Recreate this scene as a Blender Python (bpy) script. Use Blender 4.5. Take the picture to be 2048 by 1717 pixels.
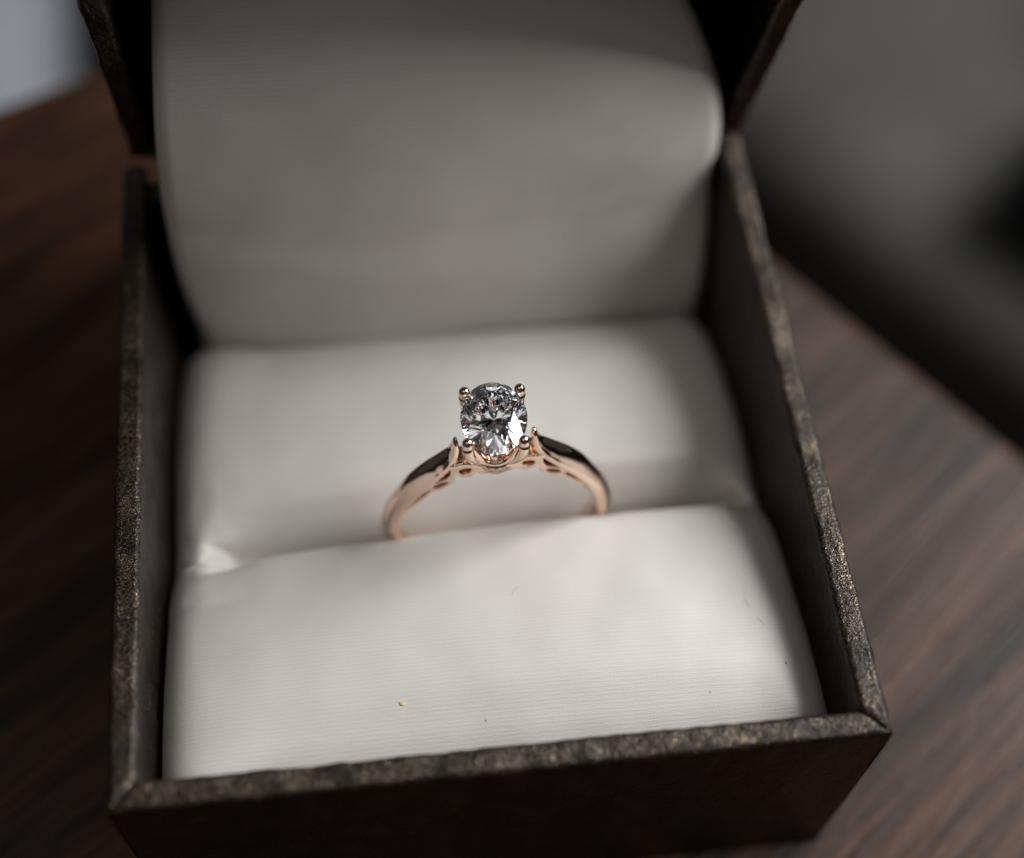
# A rose gold ring with an oval stone in an open ring box on a dark wooden table.  1 unit = 1 cm.
import bpy, bmesh, math, random
from mathutils import Vector, Matrix, noise
R = math.radians
for o in list(bpy.data.objects): bpy.data.objects.remove(o)
sc = bpy.context.scene
sc.unit_settings.system = 'METRIC'; sc.unit_settings.scale_length = 0.01
C = sc.collection

# ------------------------------------------------------------------ camera
cam = bpy.data.cameras.new('camera'); camo = bpy.data.objects.new('camera', cam); C.objects.link(camo)
rm = Matrix(((0.9931, 0.0813, -0.0848), (-0.1134, 0.8523, -0.5106), (0.0308, 0.5167, 0.8556))).to_4x4()
camo.matrix_world = Matrix.Translation((-0.7419, -6.8376, 11.2974)) @ rm
cam.sensor_width = 36; cam.lens = 52.22
cam.clip_start = 0.5; cam.clip_end = 2000
cam.dof.use_dof = True; cam.dof.focus_distance = 12.54
cam.dof.aperture_fstop = 0.05222 / 0.64
sc.camera = camo

# ------------------------------------------------------------------ world: a dim room
w = bpy.data.worlds.new('World'); sc.world = w; w.use_nodes = True
bg = w.node_tree.nodes['Background']
bg.inputs[0].default_value = (1.0, 0.97, 0.93, 1); bg.inputs[1].default_value = 0.042

# ------------------------------------------------------------------ the window on the right, and an added fill lamp
def area(name, loc, aim, sx, sy, power, col):
    l = bpy.data.lights.new(name, 'AREA'); l.shape = 'RECTANGLE'; l.size = sx; l.size_y = sy
    l.energy = power; l.color = col
    o = bpy.data.objects.new(name, l); C.objects.link(o); o.location = loc
    o.rotation_euler = (Vector(aim) - Vector(loc)).to_track_quat('-Z', 'Y').to_euler()
    return o
area('window_light', (56, 15, 50), (0, 0, 0), 56, 52, 88000, (1.0, 0.993, 0.985))
area('stone_fill_light', (-13, -19, 74), (0, 0, 0), 55, 45, 6500, (1.0, 0.97, 0.94))  # added fill with no source of its own, brightens the stone

vs = sc.view_settings
vs.view_transform = 'Standard'; vs.look = 'None'; vs.exposure = 0; vs.gamma = 1; vs.use_curve_mapping = False
cy = sc.cycles
cy.max_bounces = 20; cy.diffuse_bounces = 5; cy.glossy_bounces = 10; cy.transmission_bounces = 18
cy.caustics_refractive = True; cy.caustics_reflective = True; cy.blur_glossy = 0.15
cy.sample_clamp_indirect = 6
cy.use_denoising = True
try: cy.denoiser = 'OPENIMAGEDENOISE'
except Exception: pass

# ------------------------------------------------------------------ helpers
def thing(name, label, cat, loc=(0, 0, 0), rot=(0, 0, 0), group=None):
    o = bpy.data.objects.new(name, None); C.objects.link(o); o.empty_display_size = 0.3
    o.location = loc; o.rotation_euler = rot; o['label'] = label; o['category'] = cat
    if group: o['group'] = group
    return o
def mesh(name, verts, faces, mat, parent=None, smooth=True, uvs=None):
    me = bpy.data.meshes.new(name); me.from_pydata([tuple(v) for v in verts], [], faces); me.update()
    bm = bmesh.new(); bm.from_mesh(me)
    bmesh.ops.recalc_face_normals(bm, faces=bm.faces[:]); bm.to_mesh(me); bm.free()
    if uvs:
        ul = me.uv_layers.new(name='UVMap')
        for l in me.loops: ul.data[l.index].uv = uvs[l.vertex_index]
    for p in me.polygons: p.use_smooth = smooth
    me.materials.append(mat)
    o = bpy.data.objects.new(name, me); C.objects.link(o)
    if parent: o.parent = parent
    return o
def grid_faces(n, m, closed_m=False, off=0):
    f = []
    for i in range(n - 1):
        for j in range(m if closed_m else m - 1):
            k = (j + 1) % m
            f.append((off + i * m + j, off + i * m + k, off + (i + 1) * m + k, off + (i + 1) * m + j))
    return f
def interp(x, tab):
    """smooth (monotone-ish cubic) interpolation in a table of (x, y)."""
    if x <= tab[0][0]: return tab[0][1]
    if x >= tab[-1][0]: return tab[-1][1]
    for i in range(len(tab) - 1):
        if tab[i][0] <= x <= tab[i + 1][0]: break
    def slope(k):
        if k == 0 or k == len(tab) - 1:
            a, b = (0, 1) if k == 0 else (-2, -1)
            return (tab[b][1] - tab[a][1]) / (tab[b][0] - tab[a][0])
        s0 = (tab[k][1] - tab[k-1][1]) / (tab[k][0] - tab[k-1][0]); s1 = (tab[k+1][1] - tab[k][1]) / (tab[k+1][0] - tab[k][0])
        return 0 if s0 * s1 <= 0 else 2 * s0 * s1 / (s0 + s1)
    h = tab[i+1][0] - tab[i][0]; t = (x - tab[i][0]) / h
    return ((2*t**3 - 3*t*t + 1) * tab[i][1] + (t**3 - 2*t*t + t) * h * slope(i) + (-2*t**3 + 3*t*t) * tab[i+1][1] + (t**3 - t*t) * h * slope(i+1))
def sstep(a, b, x):
    t = min(1, max(0, (x - a) / (b - a))); return t * t * (3 - 2 * t)

# ------------------------------------------------------------------ materials
class NT:
    def __init__(s, name):
        s.m = bpy.data.materials.new(name); s.m.use_nodes = True; s.t = s.m.node_tree
        s.out = s.t.nodes['Material Output']; s.p = s.t.nodes['Principled BSDF']
    def n(s, typ, **kw):
        nd = s.t.nodes.new(typ)
        for k, v in kw.items():
            if k.startswith('_'): setattr(nd, k[1:], v)
            else: nd.inputs[k.replace('__', ' ')].default_value = v
        return nd
    def l(s, a, b): s.t.links.new(a, b)
    def ramp(s, fac, stops):
        r = s.n('ShaderNodeValToRGB'); e = r.color_ramp.elements
        while len(e) < len(stops): e.new(0.5)
        for el, (p, c) in zip(e, stops): el.position = p; el.color = c if len(c) == 4 else (*c, 1)
        s.l(fac, r.inputs[0]); return r
    def bump(s, height, strength, dist, prev=None):
        b = s.n('ShaderNodeBump', Strength=strength, Distance=dist); s.l(height, b.inputs['Height'])
        if prev: s.l(prev.outputs[0], b.inputs['Normal'])
        return b

def mat_leather():
    k = NT('bronze_leatherette')
    tc = k.n('ShaderNodeTexCoord')
    def noi(sc_, det, rough):
        n = k.n('ShaderNodeTexNoise', Scale=sc_, Detail=det, Roughness=rough); k.l(tc.outputs['Object'], n.inputs['Vector']); return n
    fine, mid, big, fl = noi(60, 2, .6), noi(17, 3, .5), noi(3.5, 3, .55), noi(88, 1, .5)
    b1 = k.bump(mid.outputs[0], .30, .045); b2 = k.bump(fine.outputs[0], .42, .022, b1)
    k.l(b2.outputs[0], k.p.inputs['Normal'])
    # bronze flecks in a near-black grain, thicker in some patches than in others
    ad = k.n('ShaderNodeMath', _operation='MULTIPLY_ADD'); k.l(big.outputs[0], ad.inputs[0]); ad.inputs[1].default_value = .35; k.l(fl.outputs[0], ad.inputs[2])
    at = k.n('ShaderNodeAttribute', _attribute_name='lit_rim')
    ad2 = k.n('ShaderNodeMath', _operation='MULTIPLY_ADD'); k.l(at.outputs['Fac'], ad2.inputs[0]); ad2.inputs[1].default_value = .075; k.l(ad.outputs[0], ad2.inputs[2])  # more flecks on the rims: the light they catch, put into the colour
    mask = k.ramp(ad2.outputs[0], [(.79, (0,) * 3), (1.0, (1,) * 3)])
    mx = k.n('ShaderNodeMix', _data_type='RGBA'); k.l(mask.outputs[0], mx.inputs[0])
    mx.inputs[6].default_value = (.0065, .0056, .0052, 1); mx.inputs[7].default_value = (.36, .275, .19, 1)
    k.l(mx.outputs[2], k.p.inputs['Base Color']); k.l(mask.outputs[0], k.p.inputs['Metallic'])
    k.p.inputs['Roughness'].default_value = .29; k.p.inputs['Specular IOR Level'].default_value = .28
    return k.m
def mat_satin():
    k = NT('ivory_satin')
    uv = k.n('ShaderNodeUVMap')
    sep = k.n('ShaderNodeSeparateXYZ'); k.l(uv.outputs[0], sep.inputs[0])
    mp = k.n('ShaderNodeMapping'); mp.inputs['Scale'].default_value = (1.6, 14, 1); k.l(uv.outputs[0], mp.inputs[0])
    wob = k.n('ShaderNodeTexNoise', Scale=1.0, Detail=2); k.l(mp.outputs[0], wob.inputs['Vector'])
    # ribs along the width of the box, one every 0.033 cm, slightly wandering
    mad = k.n('ShaderNodeMath', _operation='MULTIPLY_ADD'); k.l(wob.outputs[0], mad.inputs[0]); mad.inputs[1].default_value = .022; k.l(sep.outputs[1], mad.inputs[2])
    fr = k.n('ShaderNodeMath', _operation='MULTIPLY'); k.l(mad.outputs[0], fr.inputs[0]); fr.inputs[1].default_value = 2 * math.pi / .037
    sn = k.n('ShaderNodeMath', _operation='SINE'); k.l(fr.outputs[0], sn.inputs[0])
    # threads: long thin noise along the ribs, and grain
    mp2 = k.n('ShaderNodeMapping'); mp2.inputs['Scale'].default_value = (7, 90, 1); k.l(uv.outputs[0], mp2.inputs[0])
    thr = k.n('ShaderNodeTexNoise', Scale=1.0, Detail=3, Roughness=.6); k.l(mp2.outputs[0], thr.inputs['Vector'])
    mp3 = k.n('ShaderNodeMapping'); mp3.inputs['Scale'].default_value = (60, 75, 1); k.l(uv.outputs[0], mp3.inputs[0])
    gr = k.n('ShaderNodeTexNoise', Scale=1.0, Detail=2, Roughness=.6); k.l(mp3.outputs[0], gr.inputs['Vector'])
    b1 = k.bump(sn.outputs[0], .08, .004); b2 = k.bump(thr.outputs[0], .30, .010, b1); b3 = k.bump(gr.outputs[0], .32, .008, b2)
    k.l(b3.outputs[0], k.p.inputs['Normal'])
    big = k.n('ShaderNodeTexNoise', Scale=.9, Detail=3); k.l(uv.outputs[0], big.inputs['Vector'])
    c = k.ramp(big.outputs[0], [(.3, (.64, .622, .59)), (.7, (.68, .662, .63))])
    # darker thread gaps between the ribs
    mm = k.n('ShaderNodeMapRange'); mm.inputs[1].default_value = -1; mm.inputs[2].default_value = 1; mm.inputs[3].default_value = .955; mm.inputs[4].default_value = 1.0; k.l(sn.outputs[0], mm.inputs[0])
    mx = k.n('ShaderNodeMix', _data_type='RGBA', _blend_type='MULTIPLY'); mx.inputs[0].default_value = 1
    k.l(c.outputs[0], mx.inputs[6]); k.l(mm.outputs[0], mx.inputs[7]); k.l(mx.outputs[2], k.p.inputs['Base Color'])
    k.p.inputs['Roughness'].default_value = .40; k.p.inputs['Specular IOR Level'].default_value = 1.0
    k.p.inputs['Anisotropic'].default_value = .75; k.p.inputs['Anisotropic Rotation'].default_value = .25
    tg = k.n('ShaderNodeTangent', _direction_type='UV_MAP', _uv_map='UVMap'); k.l(tg.outputs[0], k.p.inputs['Tangent'])
    k.p.inputs['Sheen Weight'].default_value = .15; k.p.inputs['Sheen Roughness'].default_value = .4
    return k.m
def mat_gold():
    k = NT('rose_gold')
    k.p.inputs['Metallic'].default_value = 1
    tc = k.n('ShaderNodeTexCoord')
    n1 = k.n('ShaderNodeTexNoise', Scale=9, Detail=4); k.l(tc.outputs['Object'], n1.inputs['Vector'])
    k.l(k.bump(n1.outputs[0], .02, .02).outputs[0], k.p.inputs['Normal'])
    c = k.ramp(n1.outputs[0], [(.3, (.82, .615, .49)), (.7, (.86, .65, .525))]); k.l(c.outputs[0], k.p.inputs['Base Color'])
    k.p.inputs['Roughness'].default_value = .09
    return k.m
def mat_stone():
    k = NT('colourless_stone')
    g = k.n('ShaderNodeBsdfGlass', Color=(.985, .99, 1, 1), Roughness=0, IOR=2.42)
    k.l(g.outputs[0], k.out.inputs['Surface'])
    return k.m
def mat_wood():
    k = NT('dark_walnut')
    tc = k.n('ShaderNodeTexCoord')
    mp = k.n('ShaderNodeMapping'); mp.inputs['Scale'].default_value = (.17, 2.2, 2.2); k.l(tc.outputs['Object'], mp.inputs[0])
    n1 = k.n('ShaderNodeTexNoise', Scale=1.0, Detail=6, Roughness=.6, Distortion=.6); k.l(mp.outputs[0], n1.inputs['Vector'])
    mp2 = k.n('ShaderNodeMapping'); mp2.inputs['Scale'].default_value = (.8, 17, 17); k.l(tc.outputs['Object'], mp2.inputs[0])
    n2 = k.n('ShaderNodeTexNoise', Scale=1.0, Detail=4, Roughness=.6); k.l(mp2.outputs[0], n2.inputs['Vector'])
    c1 = k.ramp(n1.outputs[0], [(.38, (.010, .0048, .003)), (.5, (.046, .0175, .0075)), (.64, (.084, .034, .0140))])
    c2 = k.ramp(n2.outputs[0], [(.36, (.12,) * 3), (.50, (1,) * 3)])
    mx = k.n('ShaderNodeMix', _data_type='RGBA', _blend_type='MULTIPLY'); mx.inputs[0].default_value = .8
    k.l(c1.outputs[0], mx.inputs[6]); k.l(c2.outputs[0], mx.inputs[7]); k.l(mx.outputs[2], k.p.inputs['Base Color'])
    k.l(k.bump(n2.outputs[0], .8, .03).outputs[0], k.p.inputs['Normal'])
    r = k.ramp(n1.outputs[0], [(.35, (.46,) * 3), (.65, (.36,) * 3)]); k.l(r.outputs[0], k.p.inputs['Roughness'])
    k.p.inputs['Specular IOR Level'].default_value = .33
    return k.m
def mat_plain(name, col, rough=.8, scale=2.0, var=.15, bump=.2):
    k = NT(name); tc = k.n('ShaderNodeTexCoord')
    n1 = k.n('ShaderNodeTexNoise', Scale=scale, Detail=4); k.l(tc.outputs['Object'], n1.inputs['Vector'])
    c = k.ramp(n1.outputs[0], [(.3, tuple(v * (1 - var) for v in col)), (.7, tuple(v * (1 + var) for v in col))])
    k.l(c.outputs[0], k.p.inputs['Base Color']); k.p.inputs['Roughness'].default_value = rough
    k.l(k.bump(n1.outputs[0], bump, .1).outputs[0], k.p.inputs['Normal'])
    return k.m
LEA, SAT, GOLD, STONE, WOOD = mat_leather(), mat_satin(), mat_gold(), mat_stone(), mat_wood()

# ------------------------------------------------------------------ setting: floor, table, seats far below
FZ = -75.0
def rbox(name, sx, sy, sz, r, mat, parent=None, seg=4):
    bm = bmesh.new(); bmesh.ops.create_cube(bm, size=1)
    bmesh.ops.scale(bm, vec=(sx, sy, sz), verts=bm.verts)
    bmesh.ops.bevel(bm, geom=bm.edges[:], offset=r, segments=seg, profile=.5, affect='EDGES')
    me = bpy.data.meshes.new(name); bm.to_mesh(me); bm.free()
    for p in me.polygons: p.use_smooth = True
    me.materials.append(mat); o = bpy.data.objects.new(name, me); C.objects.link(o)
    if parent: o.parent = parent
    return o
fl = mesh('floor', [(-400, -400, FZ), (400, -400, FZ), (400, 400, FZ), (-400, 400, FZ)], [(0, 1, 2, 3)],
          mat_plain('brown_floor', (.045, .035, .028), .6, .3), None, False)
fl['kind'] = 'structure'

G2 = Vector((.80, .60, 0)); N2 = Vector((-.60, .80, 0)); TZ = -3.07; ANG = math.atan2(.6, .8)
tab = thing('wooden_table', 'dark brown wooden table with streaky grain under the ring box', 'table', (0, 0, FZ), (0, 0, ANG))
# table frame: local x along the grain, y across; the far edge is not quite square to the end
g0, g1, n0, n1 = -80, 5.75, -60, 8.5
def table_top():
    bm = bmesh.new(); far = lambda x: 9.29 - .22 * (x + 1.0)
    pts = [(g0, n0), (g1, n0), (g1, far(g1)), (g0, far(g0))]
    lo = [bm.verts.new((x, y, TZ - 3.0 - FZ)) for x, y in pts]; hi = [bm.verts.new((x, y, TZ - FZ)) for x, y in pts]
    bm.faces.new(lo[::-1]); bm.faces.new(hi)
    for k in range(4): bm.faces.new((lo[k], lo[(k+1) % 4], hi[(k+1) % 4], hi[k]))
    bmesh.ops.bevel(bm, geom=bm.edges[:], offset=.28, segments=3, profile=.5, affect='EDGES')
    bmesh.ops.recalc_face_normals(bm, faces=bm.faces[:])
    me = bpy.data.meshes.new('table_top'); bm.to_mesh(me); bm.free(); me.materials.append(WOOD)
    o = bpy.data.objects.new('table_top', me); C.objects.link(o); o.parent = tab
table_top()
for x in (g0 + 5, g1 - 8):
    for y in (n0 + 5, n1 - 8):
        lg = rbox('leg', 5, 5, TZ - 3.0 - FZ, .3, WOOD, tab, 2); lg.location = (x, y, (TZ - 3.0 - FZ) / 2)

def seat(name, label, cat, cx, cy_, su, sv, ang, ztop, mat, wood):
    """a padded seat standing on the floor."""
    t = thing(name, label, cat, (cx, cy_, FZ), (0, 0, ang))
    o = rbox('seat_cushion', su, sv, 9, 3.0, mat, t, 8); o.location = (0, 0, ztop - 4.5 - FZ)
    f = rbox('seat_frame', su - 2, sv - 2, 4, .3, wood, t, 2); f.location = (0, 0, ztop - 11.0 - FZ)
    for sx in (-1, 1):
        for sy in (-1, 1):
            l = rbox('leg', 4, 4, ztop - 13.0 - FZ, .3, wood, t, 2)
            l.location = (sx * (su / 2 - 4), sy * (sv / 2 - 4), (ztop - 13.0 - FZ) / 2)
    return t
DW = mat_plain('dark_seat_wood', (.03, .02, .015), .5, 1.0)
ub = Vector((14.2, 28.9, 0)).dot(G2); c = G2 * (ub + 30) + N2 * 7
seat('upholstered_bench', 'blurred grey upholstered bench beyond the right edge of the table', 'bench', c.x, c.y, 60, 135, ANG, -30, mat_plain('grey_cloth', (.074, .073, .068), 1.0, .09, .5), DW)
seat('upholstered_stool', 'blurred pale blue-grey upholstered stool behind the table at upper left', 'stool', -13.7 - 24, 53, 48, 50, R(4), -30, mat_plain('pale_cloth', (.34, .36, .395), .9, 1.5), DW)

cu = thing('dark_cushion', 'blurred dark cushion on the grey bench at the right edge of the picture', 'cushion', (27.2, 22.6, -30.0), (0, 0, R(-50)))
o = rbox('cushion_body', 11, 8, 5, 1.8, mat_plain('charcoal_cloth', (.012, .012, .014), .9, 1.0), cu, 6); o.location = (0, 0, 2.5)
o = rbox('piping', 11.1, 8.1, .5, .2, mat_plain('charcoal_piping', (.02, .02, .022), .9, 1.0), cu, 2); o.location = (0, 0, 2.5)

# ------------------------------------------------------------------ ring box
HW, HD, BH, T = 3.1, 3.2, 3.06, .23
box = thing('ring_box', 'open dark bronze leatherette ring box lined with ivory satin', 'jewellery box', (0, 0, TZ + .002))
def lump(p, amp=1.0):
    q = Vector(p)
    return amp * (.012 * noise.noise(q * 3.1) + .009 * noise.noise(q * 8.3) + .004 * noise.noise(q * 21.0))
def wall(name, p0, p1, inward, up, h, parent, seed=0.0, n=150, mitre0=True, mitre1=True, base=Vector((0, 0, 0)), amp=1.0):
    """a covered board from outer rim corner p0 to p1; its rim faces `up`; ends mitred at 45 degrees."""
    p0, p1, inward, up = Vector(p0), Vector(p1), Vector(inward), Vector(up)
    d = (p1 - p0); L = d.length; d.normalize()
    sec = []           # (offset inward, offset up, normal in, normal up)
    r = .055
    for k in range(9): sec.append((0, -h + (h - r) * (k / 8) ** .6, -1, 0))
    for k in range(1, 6):
        a = math.pi / 2 * k / 6; sec.append((r - r * math.cos(a), -r + r * math.sin(a), -math.cos(a), math.sin(a)))
    for k in range(13): sec.append((r + (T - 2 * r) * k / 12, 0, 0, 1))
    for k in range(1, 6):
        a = math.pi / 2 * k / 6; sec.append((T - r + r * math.sin(a), -r + r * math.cos(a), math.sin(a), math.cos(a)))
    for k in range(9): sec.append((T, -r - (h - r) * (k / 8) ** 1.6, 1, 0))
    V = []; LIT = []; m = len(sec)
    for i in range(n + 1):
        for (a, b, na, nb) in sec:
            LIT.append(max(0, nb))  # rim faces marked for the painted-in light
            s0 = a if mitre0 else 0; s1 = L - (a if mitre1 else 0)
            s = s0 + (s1 - s0) * i / n
            e = min(s - s0, s1 - s)
            p = p0 + d * s + inward * a + up * b
            nrm = inward * na + up * nb
            k = lump(p + base + Vector((seed, 0, 0)), amp) - .022 * math.exp(-(e / .03) ** 2) * (1 if nb > .2 else .3)
            V.append(p + nrm * k)
    f = grid_faces(n + 1, m, True)
    f.append(tuple(range(m))); f.append(tuple(range(n * m, n * m + m)))
    o = mesh(name, V, f, LEA, parent)
    at = o.data.attributes.new('lit_rim', 'FLOAT', 'POINT'); at.data.foreach_set('value', LIT)
    return o
B = BH
wall('front_panel', (-HW, -HD, B), (HW, -HD, B), (0, 1, 0), (0, 0, 1), BH, box, 0)
wall('side_panel', (HW, -HD, B), (HW, HD, B), (-1, 0, 0), (0, 0, 1), BH, box, 5, 170, True, False)
wall('side_panel', (-HW, HD + .07, B), (-HW, -HD, B), (1, 0, 0), (0, 0, 1), BH, box, 9, 170, False, True)
wall('back_panel', (HW - T, HD - .01, B - .12), (-HW + T, HD - .01, B - .12), (0, -1, 0), (0, 0, 1), BH - .12, box, 3, 60, False, False)
fb = rbox('floor_panel', 2 * (HW - T) - .004, 2 * (HD - T) - .004, .2, .02, LEA, box, 1); fb.location = (0, 0, .1)

# satin cushion with the slot, one cloth over two pads
PROF = [(-2.96, -.95), (-2.93, -.74), (-2.84, -.64), (-2.6, -.58), (-2.3, -.58), (-1.9, -.62), (-1.4, -.74), (-1.0, -.87), (-.75, -.965), (-.66, -1.03), (-.60, -1.10), (-.56, -1.2), (-.535, -1.4), (-.52, -1.7), (-.50, -2.1),
        (-.31, -2.1), (-.29, -1.80), (-.26, -1.62), (-.20, -1.48), (-.08, -1.37), (.15, -1.28), (.5, -1.27), (1.0, -1.35), (1.5, -1.50), (2.0, -1.74), (2.3, -1.95), (2.42, -2.3)]
RIM = TZ + BH   # world z of the rim is about -0.01
def cushion_z(x, y):
    xl, xr = -2.82, 2.87
    # the slot opens into a shallow funnel at its ends, where the cloth bridges it
    g = min(sstep(-2.60, -1.90, x), sstep(2.78, 2.3, x))
    dl = .12 * (1 - sstep(-2.5, -1.85, x)) + .03 * sstep(2.3, 2.7, x)
    y -= (.025 + .037 * x) * sstep(-1.7, -.9, y) * sstep(.6, -.1, y)
    if y < -.42: z = interp(min(y + dl, -.42), PROF)
    else: z = interp(max(y - dl * .7, -.42), PROF)
    if -1.1 < y < .4:
        soft = interp(y, [(-1.1, -.84), (-.8, -.96), (-.45, -1.21), (-.15, -1.28), (.4, -1.27)])
        z = z * g + soft * (1 - g)
        z -= (1 - g) * .06 * math.exp(-((y + .43 + .03 * math.sin(x * 7)) / .03) ** 2) * sstep(-2.1, -2.5, x if x < 0 else -x)
        z -= .055 * math.exp(-((y + .36 - .55 * (x + 2.4)) / .035) ** 2) * sstep(-2.75, -2.55, x) * sstep(-2.1, -2.3, x)
        z += (1 - g) * .012 * noise.noise(Vector((x * 5, y * 6, 1)))
    for e, r, dz in ((x - xl, .80, .30), (xr - x, .70, .36)):
        if e < r:
            t = 1 - max(e, 0) / r; z -= dz * (.4 * t ** 3 + .6 * t ** 7)
    for xr_ in (-.80, 1.22): z -= .035 * math.exp(-((x - xr_) / .15) ** 2) * math.exp(-((y + .60) / .14) ** 2)
    # pillow swell and soft unevenness of the wadding
    sx = 1 - ((x - .0) / 2.85) ** 2
    z += .17 * sx * (sstep(-2.95, -2.2, y) if y < -.52 else sstep(2.3, 1.4, y) * sstep(-.3, .2, y) * .8)
    z += .022 * noise.noise(Vector((x * .8, y * .9, 3))) + .008 * noise.noise(Vector((x * 2.4, y * 2.1, 8)))
    return z
ys = []
y = -2.96
while y < 2.42:
    ys.append(y)
    y += .006 if -.62 < y < -.48 or -.33 < y < -.24 else .018 if -.95 < y < .1 or y < -2.7 else .04
ys.append(2.42)
NX = 230
xs = [-2.82 + 5.69 * (.5 - .5 * math.cos(math.pi * i / (NX - 1))) * .5 + (5.69 * i / (NX - 1)) * .5 for i in range(NX)]
V = []; UV = []; arc = 0; lz = None
for j, y in enumerate(ys):
    zc = cushion_z(0, y)
    if lz is not None: arc += math.hypot(y - lz[0], min(.25, abs(zc - lz[1])))
    lz = (y, zc)
    for x in xs: V.append((x, y, cushion_z(x, y) - TZ)); UV.append((x, arc))
# skirts down to the floor of the box at both sides
F = grid_faces(len(ys), NX); nb = len(V)
for side, dx in ((0, -.004), (NX - 1, .0)):
    for j, y in enumerate(ys):
        p = V[j * NX + side]; V.append((p[0] + dx, y, .22)); UV.append((UV[j * NX + side][0] + dx * 60, UV[j * NX + side][1]))
for s, side in enumerate((0, NX - 1)):
    o = nb + s * len(ys)
    for j in range(len(ys) - 1): F.append((j * NX + side, (j + 1) * NX + side, o + j + 1, o + j))
cush = mesh('satin_cushion', V, F, SAT, box, True, UV)

# satin drape from the back of the cushion up into the lid
DR = [(2.4, -2.75, -2.72, 2.84), (2.38, -1.9, -2.628, 2.84), (2.39, -1.0, -2.66, 2.85), (2.41, -.3, -2.657, 2.855), (2.43, .1, -2.645, 2.852), (2.46, .5, -2.629, 2.816), (2.52, .85, -2.603, 2.76), (2.62, 1.15, -2.575, 2.696),
      (2.8, 1.45, -2.541, 2.617), (3.05, 1.75, -2.503, 2.476), (3.32, 2.05, -2.457, 2.30), (3.5, 2.4, -2.41, 2.20), (3.5, 3.0, -2.36, 2.15), (3.3, 4.0, -2.32, 2.12), (3.2, 5.0, -2.3, 2.1)]
def tabs(k): return [(i, d[k]) for i, d in enumerate(DR)]
TY, TZt, TL, TR = tabs(0), tabs(1), tabs(2), tabs(3)
V = []; UV = []; arc = 0; last = None; NR = 200; NC = 150
for i in range(NR):
    t = (len(DR) - 1) * i / (NR - 1)
    y, z, l, r = interp(t, TY), interp(t, TZt), interp(t, TL), interp(t, TR)
    t2 = min(t + .01, len(DR) - 1); t1 = t2 - .01
    d = Vector((0, interp(t2, TY) - interp(t1, TY), interp(t2, TZt) - interp(t1, TZt))).normalized()
    nrm = Vector((0, -d.z, d.y))           # towards the viewer
    if last: arc += math.hypot(y - last[0], z - last[1])
    last = (y, z)
    for j in range(NC):
        u = j / (NC - 1); s = .5 - .5 * math.cos(math.pi * u); x = l + (r - l) * s
        back = 0
        for e, rr in ((x - l, .16), (r - x, .18)):
            if e < rr: q = 1 - e / rr; back += (rr * 1.0) * (1 - math.sqrt(max(0, 1 - q * q)))
        # the padding swells: it falls away gently to both sides, more to the window side
        back += (.055 * max(0, x + 1.0) ** 2 + .05 * max(0, (x - 1.2) / (r - 1.2)) ** 2.4 - .30) * (.15 + .85 * sstep(-1.9, -.2, z)) + .10 * max(0, (-.6 - x) / (-.6 - l)) ** 2.2
        fold = .010 * math.sin(z * 4.2 + .5 * math.sin(x * .7) + .18 * x) * sstep(-1.6, -.2, z) + .028 * noise.noise(Vector((x * .55, z * 1.5, 4))) + .010 * noise.noise(Vector((x * 1.8, z * 2.6, 9)))
        p = Vector((x, y, z)) + nrm * (fold - back)
        V.append((p.x, p.y, p.z - TZ)); UV.append((x, arc))
mesh('satin_lining', V, grid_faces(NR, NC), SAT, box, True, UV)

# the lid, hinged at the back and tipped a little towards the viewer
lid = bpy.data.objects.new('lid', None); C.objects.link(lid); lid.parent = box
ca, cb, cc = .096, .262, -.101
lid.matrix_local = Matrix.Translation((.076, 3.373, -.13 - TZ)) @ Matrix.Rotation(ca, 4, 'Z') @ Matrix.Rotation(cb, 4, 'X') @ Matrix.Rotation(cc, 4, 'Z')
LW, LH, LDp = 3.095, 6.3, 2.6
wall('lid_side', (LW, 0, 0), (LW, 0, LH), (-1, 0, 0), (0, -1, 0), LDp, lid, 31)
wall('lid_side', (-LW, 0, LH), (-LW, 0, 0), (1, 0, 0), (0, -1, 0), LDp, lid, 37)
wall('lid_hinge_side', (-LW, 0, 0), (LW, 0, 0), (0, 0, 1), (0, -1, 0), LDp, lid, 41, 60)
wall('lid_front_side', (LW, 0, LH), (-LW, 0, LH), (0, 0, -1), (0, -1, 0), LDp, lid, 43, 60)
lt = rbox('lid_top', 2 * LW - .01, .22, LH - .01, .05, LEA, lid, 2); lt.location = (0, LDp + .11, LH / 2)

# ------------------------------------------------------------------ the ring
ring = thing('engagement_ring', 'rose gold ring with an oval stone in four prongs standing in the satin slot', 'ring',
             (.228, -.40, -.98), (0, R(-1.8), R(2.0)))
RO = [(13.0, 1.462), (13.9, 1.448), (14.9, 1.398), (16.5, 1.322), (18.4, 1.260), (23, 1.188), (27, 1.148), (38, 1.088), (48, 1.055), (60, 1.035), (80, 1.03), (180, 1.03)]
RI = [(13.0, 1.392), (13.6, 1.325), (14.6, 1.262), (16.5, 1.200), (18.4, 1.165), (23, 1.118), (27, 1.085), (38, 1.010), (48, .968), (57, .945), (70, .922), (90, .915), (180, .915)]
WD = [(13.0, .030), (13.6, .042), (14.6, .054), (16.5, .070), (18.4, .080), (24, .104), (32, .115), (50, .115), (80, .105), (180, .10)]
DOME = [(13.0, .016), (14.6, .032), (17, .060), (21, .092), (30, .108), (40, .102), (54, .066), (75, .050), (180, .045)]
def pol(th, r, y): return (r * math.sin(th), y, r * math.cos(th))
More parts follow.
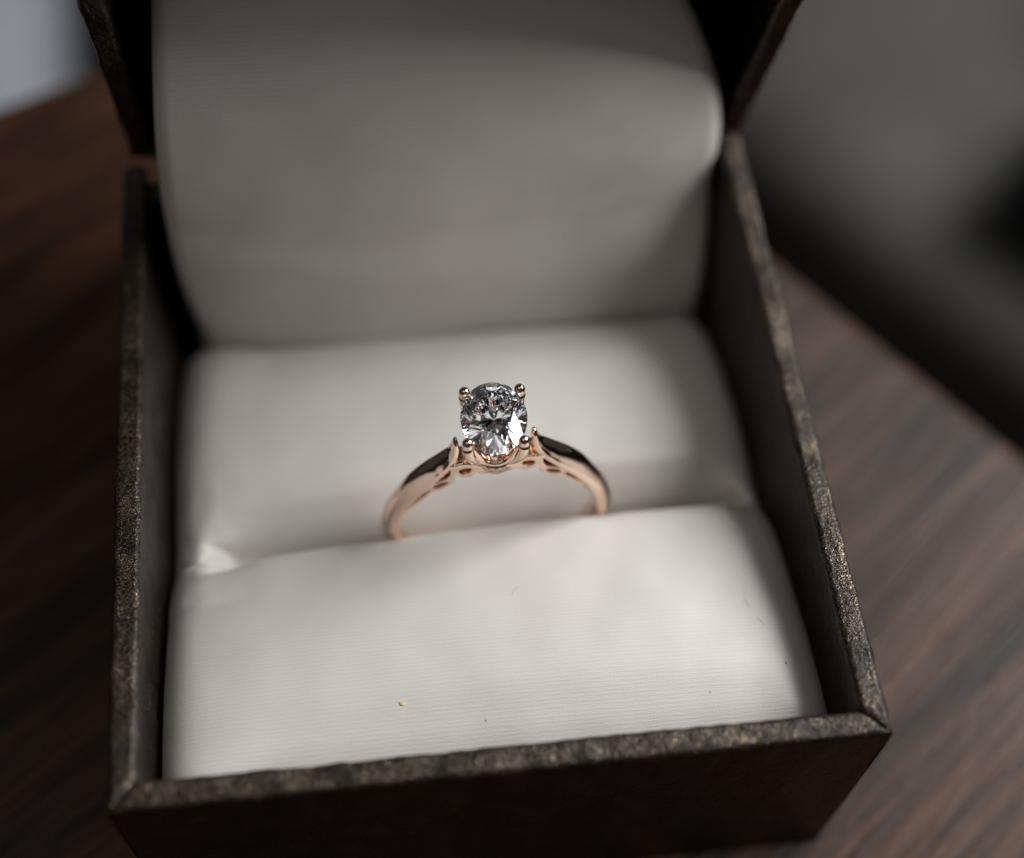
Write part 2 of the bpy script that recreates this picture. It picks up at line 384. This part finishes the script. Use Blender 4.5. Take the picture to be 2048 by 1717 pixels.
def band():
    V = []; ths = []
    a = 13.0
    while a < 180: ths.append(a); a += .25 if a < 20 else .6 if a < 60 else 1.5
    ths = ths + [360 - t for t in reversed(ths)]
    m = 0
    for t in ths:
        a = t if t <= 180 else 360 - t
        ro, ri, wd, dm = interp(a, RO), interp(a, RI), interp(a, WD), interp(a, DOME)
        th = R(t); c = min(.012, wd * .3, (ro - ri) * .3)
        sec = [(ri + c, -wd), (ri + (ro - ri) * .33, -wd - .004), (ri + (ro - ri) * .66, -wd - .004), (ro - c * .6, -wd), (ro + c * .2, -wd + c * .7)]
        for k in range(1, 12):
            q = -1 + 2 * k / 12; sec.append((ro + dm * (1 - q * q) + c * .2, q * (wd - c * .7)))
        sec += [(ro + c * .2, wd - c * .7), (ro - c * .6, wd), (ri + (ro - ri) * .5, wd + .003), (ri + c, wd), (ri + c * .2, wd - c), (ri - .006 * min(1, wd / .1), wd * .4), (ri - .006 * min(1, wd / .1), -wd * .4), (ri + c * .2, -wd + c)]
        m = len(sec)
        V += [pol(th, r, y) for r, y in sec]
    n = len(ths); f = grid_faces(n, m, True); f += [tuple(range(m)), tuple(range((n - 1) * m, n * m))]
    return mesh('band', V, f, GOLD, ring)
band()

def spline(pts, k=5):
    out = []; n = len(pts)
    for i in range(n):
        p0, p1, p2, p3 = (Vector(pts[(i + d) % n]) for d in (-1, 0, 1, 2))
        for s in range(k):
            t = s / k
            out.append(.5 * ((2 * p1) + (p2 - p0) * t + (2 * p0 - 5 * p1 + 4 * p2 - p3) * t * t + (3 * p1 - p0 - 3 * p2 + p3) * t ** 3))
    return out
def plate(name, loops, half, bev):
    """a flat plate with pierced holes, extruded across the band; loops are (angle, radius) in the ring plane."""
    cu = bpy.data.curves.new(name, 'CURVE'); cu.dimensions = '2D'; cu.fill_mode = 'BOTH'
    cu.extrude = half - bev; cu.bevel_depth = bev; cu.bevel_resolution = 2; cu.offset = -bev * .6
    for lp in loops:
        sp = cu.splines.new('POLY'); sp.points.add(len(lp) - 1); sp.use_cyclic_u = True
        for q, p in zip(sp.points, lp): q.co = (p[0], p[1], 0, 1)
    tmp = bpy.data.objects.new(name, cu); C.objects.link(tmp)
    dg = bpy.context.evaluated_depsgraph_get(); me = bpy.data.meshes.new_from_object(tmp.evaluated_get(dg))
    bpy.data.objects.remove(tmp)
    me.transform(Matrix.Rotation(math.pi / 2, 4, 'X'))
    bm = bmesh.new(); bm.from_mesh(me); bmesh.ops.remove_doubles(bm, verts=bm.verts, dist=1e-5)
    bmesh.ops.recalc_face_normals(bm, faces=bm.faces[:])
    for e in bm.edges:
        if len(e.link_faces) == 2 and e.calc_face_angle() > R(38): e.smooth = False
    bm.to_mesh(me); bm.free()
    for p in me.polygons: p.use_smooth = True
    me.materials.clear(); me.materials.append(GOLD)
    o = bpy.data.objects.new(name, me); C.objects.link(o); o.parent = ring
    return o
def polar(l, s=1): return [(r * math.sin(R(a)) * s, r * math.cos(R(a))) for a, r in l]
lower = [(0, .945), (3, .945), (6, .948), (8.6, .962), (10.2, .992), (11.6, .978), (13, .960), (15, .950), (17, .956), (18.6, .982), (19.6, 1.03), (20.2, 1.075), (21.0, 1.06), (22.2, 1.0), (24, .952), (27, .924), (30.5, .906), (34, .902), (37, .922), (39, .932), (42, .918), (46, .908), (51, .906), (56, .912), (61, .925)]
upper = [(61, .965), (50, .985), (38, 1.035), (28, 1.105), (22, 1.165), (19.6, 1.205), (18.2, 1.190), (15, 1.185), (12, 1.160), (9.5, 1.120), (7, 1.075), (4, 1.06), (0, 1.055)]
half_out = polar(lower) + polar(upper)
h1 = [(15.2 + 3.25 * math.cos(a), 1.064 + .050 * math.sin(a)) for a in [i * math.pi / 4 for i in range(8)]]
h2 = [(31.2 + 4.7 * math.cos(a), .972 + .034 * math.sin(a) + .004 * math.cos(a)) for a in [i * math.pi / 5 for i in range(10)]]
tri = [(20.6, 1.155), (21.6, 1.105), (23, 1.058), (25.5, 1.030), (29, 1.028), (33, 1.040), (30, 1.062), (25, 1.105), (22.5, 1.135)]
v3 = [(36.8, .968), (40, .948), (46, .934), (53, .930), (58, .942), (54, .960), (47, .972), (40, .980)]
right_half = spline(polar(lower + upper), 4)
left_half = [(-p[0], p[1]) for p in right_half]
# one outline over both halves: right lower edge outwards, back along the top, then the left side
seq = lower + upper
full = polar(lower[1:]) + polar(upper[:-1]) + polar([upper[-1]]) + polar(upper[:-1], -1)[::-1] + polar(lower[1:], -1)[::-1] + polar([lower[0]])
loops = [spline(full, 4)]
for h in (h1, h2, tri, v3):
    for s in (1, -1): loops.append(spline(polar(h, s), 4))
plate('scroll_gallery', loops, .098, .012)

# head: hub, basket with four prongs, collar of tiny stones
ZG = 1.67; EA, EB = .282, .352; CX0 = 0
HEAD = Matrix.Translation((-.004, .018, 0)) @ Matrix.Rotation(R(-4.5), 4, 'Z')
def on_head(o): o.matrix_local = HEAD.copy(); return o
def ell_tube(name, a, b, z, r, n=64, m=10, zr=None):
    V = []
    for i in range(n):
        t = 2 * math.pi * i / n; c = Vector((a * math.cos(t) + CX0, b * math.sin(t), z)); nn = Vector((b * math.cos(t), a * math.sin(t), 0)).normalized()
        for j in range(m):
            q = 2 * math.pi * j / m; V.append(c + nn * (r * math.cos(q)) + Vector((0, 0, (zr or r) * math.sin(q))))
    F = [(i * m + j, i * m + (j + 1) % m, ((i + 1) % n) * m + (j + 1) % m, ((i + 1) % n) * m + j) for i in range(n) for j in range(m)]
    return on_head(mesh(name, V, F, GOLD, ring))
PA = math.atan2(.24 / EB, .222 / EA)        # azimuth parameter of a prong on the girdle ellipse
def basket():
    V = []; n = 128; rows = 9; H = []
    for side in (1, 0):
        for i in range(n):
            t = 2 * math.pi * i / n
            d = min(abs((t - s + math.pi) % (2 * math.pi) - math.pi) for s in (PA, math.pi - PA, math.pi + PA, 2 * math.pi - PA))
            zt = 1.315 + .30 * math.exp(-(d / .27) ** 2) + .02 * math.exp(-(d / .5) ** 2)
            th = .028 + .022 * math.exp(-(d / .3) ** 2)
            for k in range(rows):
                z = 1.225 + (zt - 1.225) * k / (rows - 1)
                f = (z - 1.20) / (ZG - 1.20)
                ra = .155 + .150 * f ** .75; rb = .175 + .165 * f ** .75
                edge = th * (1 - .75 * max(0, k / (rows - 1) - .7) / .3)
                o = edge if side else -edge
                V.append(((ra + o) * math.cos(t) + CX0, (rb + o) * math.sin(t), z))
    F = []
    for s in (0, 1):
        b = s * n * rows
        F += [(b + i * rows + k, b + ((i + 1) % n) * rows + k, b + ((i + 1) % n) * rows + k + 1, b + i * rows + k + 1) for i in range(n) for k in range(rows - 1)]
    for i in range(n):
        j = (i + 1) % n
        for k in (0, rows - 1): F.append((i * rows + k, j * rows + k, n * rows + j * rows + k, n * rows + i * rows + k))
    on_head(mesh('basket', V, F, GOLD, ring))
basket()
def tube(name, pts, radii, mat, parent, m=14, smooth_k=5):
    P = [Vector(p) for p in pts]; path = []; rad = []
    for i in range(len(P) - 1):
        p0, p1, p2, p3 = P[max(i-1, 0)], P[i], P[i+1], P[min(i+2, len(P)-1)]
        for s in range(smooth_k):
            t = s / smooth_k
            path.append(.5 * ((2*p1) + (p2-p0)*t + (2*p0-5*p1+4*p2-p3)*t*t + (3*p1-p0-3*p2+p3)*t**3)); rad.append(radii[i] + (radii[i+1]-radii[i]) * t)
    path.append(P[-1]); rad.append(radii[-1])
    # rounded end
    d = (path[-1] - path[-2]).normalized(); e = path[-1].copy(); re = rad[-1]
    for k in range(1, 6):
        a = math.pi / 2 * k / 6; path.append(e + d * (re * math.sin(a))); rad.append(re * math.cos(a))
    V = []; ref = Vector((.3, .2, 1)).normalized(); ref = Vector((0, 0, 1)) if abs((path[1]-path[0]).normalized().z) < .9 else Vector((0, 1, 0))
    for i, p in enumerate(path):
        t = (path[min(i+1, len(path)-1)] - path[max(i-1, 0)]).normalized()
        u = t.cross(ref).normalized(); v = t.cross(u)
        V += [p + u * (rad[i] * math.cos(2*math.pi*j/m)) + v * (rad[i] * math.sin(2*math.pi*j/m)) for j in range(m)]
    F = grid_faces(len(path), m, True) + [tuple(range(m)), tuple(range((len(path)-1)*m, len(path)*m))]
    return mesh(name, V, F, mat, parent)
for sx, sy in ((-1, -1), (1, -1), (-1, 1), (1, 1)):
    X, Y = .222 * sx, .240 * sy
    pts = [(X*.62, Y*.68, 1.24), (X*.84, Y*.87, 1.36), (X*.99, Y*1.0, 1.48), (X*1.06, Y*1.06, 1.60), (X*1.055, Y*1.055, 1.70)]
    on_head(tube('prong', pts, [.045, .050, .052, .051, .047], GOLD, ring))
ell_tube('collar', .178, .200, 1.185, .030, 64, 10, .042)
hub = []
for k, (z, a) in enumerate(((1.0, .15), (1.06, .135), (1.12, .14), (1.18, .165), (1.20, .16))):
    for i in range(40):
        t = 2 * math.pi * i / 40; hub.append((a * math.cos(t) + CX0, a * 1.0 * math.sin(t), z))
mesh('hub', hub, grid_faces(5, 40, True) + [tuple(range(40)), tuple(range(160, 200))], GOLD, ring)

# cut stones
def brilliant(name, a, b, s, mat, parent, tb=.60, hc=.30, hp=.90, gt=.02, fine=4):
    V = []; F = []
    def add(r, ang, z): V.append((r * math.cos(R(ang)) * a, r * math.sin(R(ang)) * b, z * s)); return len(V) - 1
    Tt = [add(tb, 45*k, hc) for k in range(8)]
    rs = .80; zs = hc * (1 - rs * math.cos(R(22.5))) / (1 - tb)
    S = [add(rs, 45*k + 22.5, zs) for k in range(8)]
    n = 8 * fine
    GU = [add(1, 360*i/n, gt) for i in range(n)]; GL = [add(1, 360*i/n, -gt) for i in range(n)]
    rl = .22; zl = -hp * (1 - rl * math.cos(R(22.5)))
    Lw = [add(rl, 45*k + 22.5, zl) for k in range(8)]; cu = add(0, 0, -hp)
    F.append(tuple(Tt))
    for k in range(8):
        k1 = (k + 1) % 8
        F.append((Tt[k], S[k], Tt[k1]))
        F.append((Tt[k], S[(k-1) % 8], GU[k*fine], S[k]))
        F.append((cu, Lw[k], GL[k*fine], Lw[(k-1) % 8]))
        for i in range(fine):
            F.append((S[k], GU[k*fine+i], GU[(k*fine+i+1) % n])); F.append((Lw[k], GL[(k*fine+i+1) % n], GL[k*fine+i]))
    for i in range(n): F.append((GU[i], GL[i], GL[(i+1) % n], GU[(i+1) % n]))
    return mesh(name, V, F, mat, parent, False)
st = brilliant('oval_stone', EA, EB, .30, STONE, ring); st.location = (0, 0, ZG); st.matrix_local = HEAD @ Matrix.Translation((0, 0, ZG))
acc = None
for k in range(18):
    t = 2 * math.pi * (k + .5) / 18
    nn = Vector((.200 * math.cos(t), .178 * math.sin(t), 0)).normalized()
    p = Vector((.178 * math.cos(t) + CX0, .200 * math.sin(t), 1.187)) + nn * .026
    if acc is None: acc = o = brilliant('accent_stone', .023, .023, .023, STONE, ring, fine=2)
    else: o = acc.copy(); C.objects.link(o)
    o.matrix_local = HEAD @ Matrix.Translation(p) @ nn.to_track_quat('Z', 'Y').to_matrix().to_4x4()
    # two beads of metal hold each little stone
bm = bmesh.new()
for k in range(18):
    for dz in (-.03, .03):
        t = 2 * math.pi * k / 18
        nn = Vector((.200 * math.cos(t), .178 * math.sin(t), 0)).normalized()
        p = Vector((.178 * math.cos(t) + CX0, .200 * math.sin(t), 1.187 + dz * .8)) + nn * .026
        bmesh.ops.create_icosphere(bm, subdivisions=1, radius=.011, matrix=Matrix.Translation(p))
me = bpy.data.meshes.new('bead_setting'); bm.to_mesh(me); bm.free(); me.materials.append(GOLD)
for p in me.polygons: p.use_smooth = True
o = bpy.data.objects.new('bead_setting', me); C.objects.link(o); o.parent = ring; o['kind'] = 'stuff'; on_head(o)

# ------------------------------------------------------------------ lint and specks lying on the satin
def on_cloth(x, y, lift=.002): return (x, y, cushion_z(x, y) + .002 + lift)
def speck(name, label, cat, loc, nrm, r, col, group=None, seed=1):
    bm = bmesh.new(); bmesh.ops.create_icosphere(bm, subdivisions=2, radius=1)
    q = Vector(nrm).to_track_quat('Z', 'Y').to_matrix()
    for v in bm.verts:
        k = 1 + .35 * noise.noise(v.co * 1.3 + Vector((seed * 7, 0, 0)))
        v.co = q @ Vector((v.co.x * r * k, v.co.y * r * .8 * k, v.co.z * r * .15))
    me = bpy.data.meshes.new(name); bm.to_mesh(me); bm.free()
    for p in me.polygons: p.use_smooth = True
    me.materials.append(mat_plain(name + '_colour', col, .8, 30, .25, .3)); o = bpy.data.objects.new(name, me); C.objects.link(o); o.location = on_cloth(loc[0], loc[1])
    o['label'] = label; o['category'] = cat
    if group: o['group'] = group
    return o
speck('speck', 'tiny yellow speck on the front satin pad of the ring box', 'speck', (-.786, -2.384, -.499), (-.02, -.12, .99), .027, (.64, .55, .28), None, 1)
speck('speck', 'tiny reddish brown speck low on the satin near the front rim', 'speck', (-.103, -2.583, -.531), (0, -.18, .98), .013, (.48, .36, .31), None, 2)
speck('speck', 'tiny grey brown speck on the bright right part of the front satin', 'speck', (1.803, -2.521, -.544), (0, -.13, .99), .008, (.36, .31, .28), None, 3)
speck('speck', 'tiny dark speck in the shade at the right edge of the front satin', 'speck', (2.505, -2.314, -.571), (.21, .04, .98), .010, (.16, .13, .11), None, 4)
def fibre(label, pts, r, col):
    pts = [on_cloth(p[0], p[1], .001 + .004 * (k % 2)) for k, p in enumerate(pts)]
    o = tube('lint_fibre', pts, [r * .4] * len(pts), mat_plain('fibre_colour', col, .8, 20, .2, .1), None, 6, 4)
    c = Vector(pts[0]); o.data.transform(Matrix.Translation(-c)); o.location = c
    o['label'] = label; o['category'] = 'fibre'; o['group'] = 'lint fibres on the satin'
fibre('fine dark curved lint fibre on the satin in front of the ring', [(.24, -1.455, -.612), (.252, -1.415, -.618), (.275, -1.39, -.622), (.305, -1.375, -.627)], .0028, (.12, .10, .09))
fibre('short reddish lint fibre on the satin near the right wall shade', [(2.27, -1.665, -.634), (2.293, -1.69, -.629), (2.296, -1.715, -.624), (2.304, -1.745, -.620)], .0035, (.22, .12, .09))
fibre('faint grey lint fibre in the shade beside the right wall', [(2.35, -1.86, -.602), (2.365, -1.895, -.597), (2.39, -1.915, -.594), (2.40, -1.945, -.590)], .003, (.10, .10, .10))
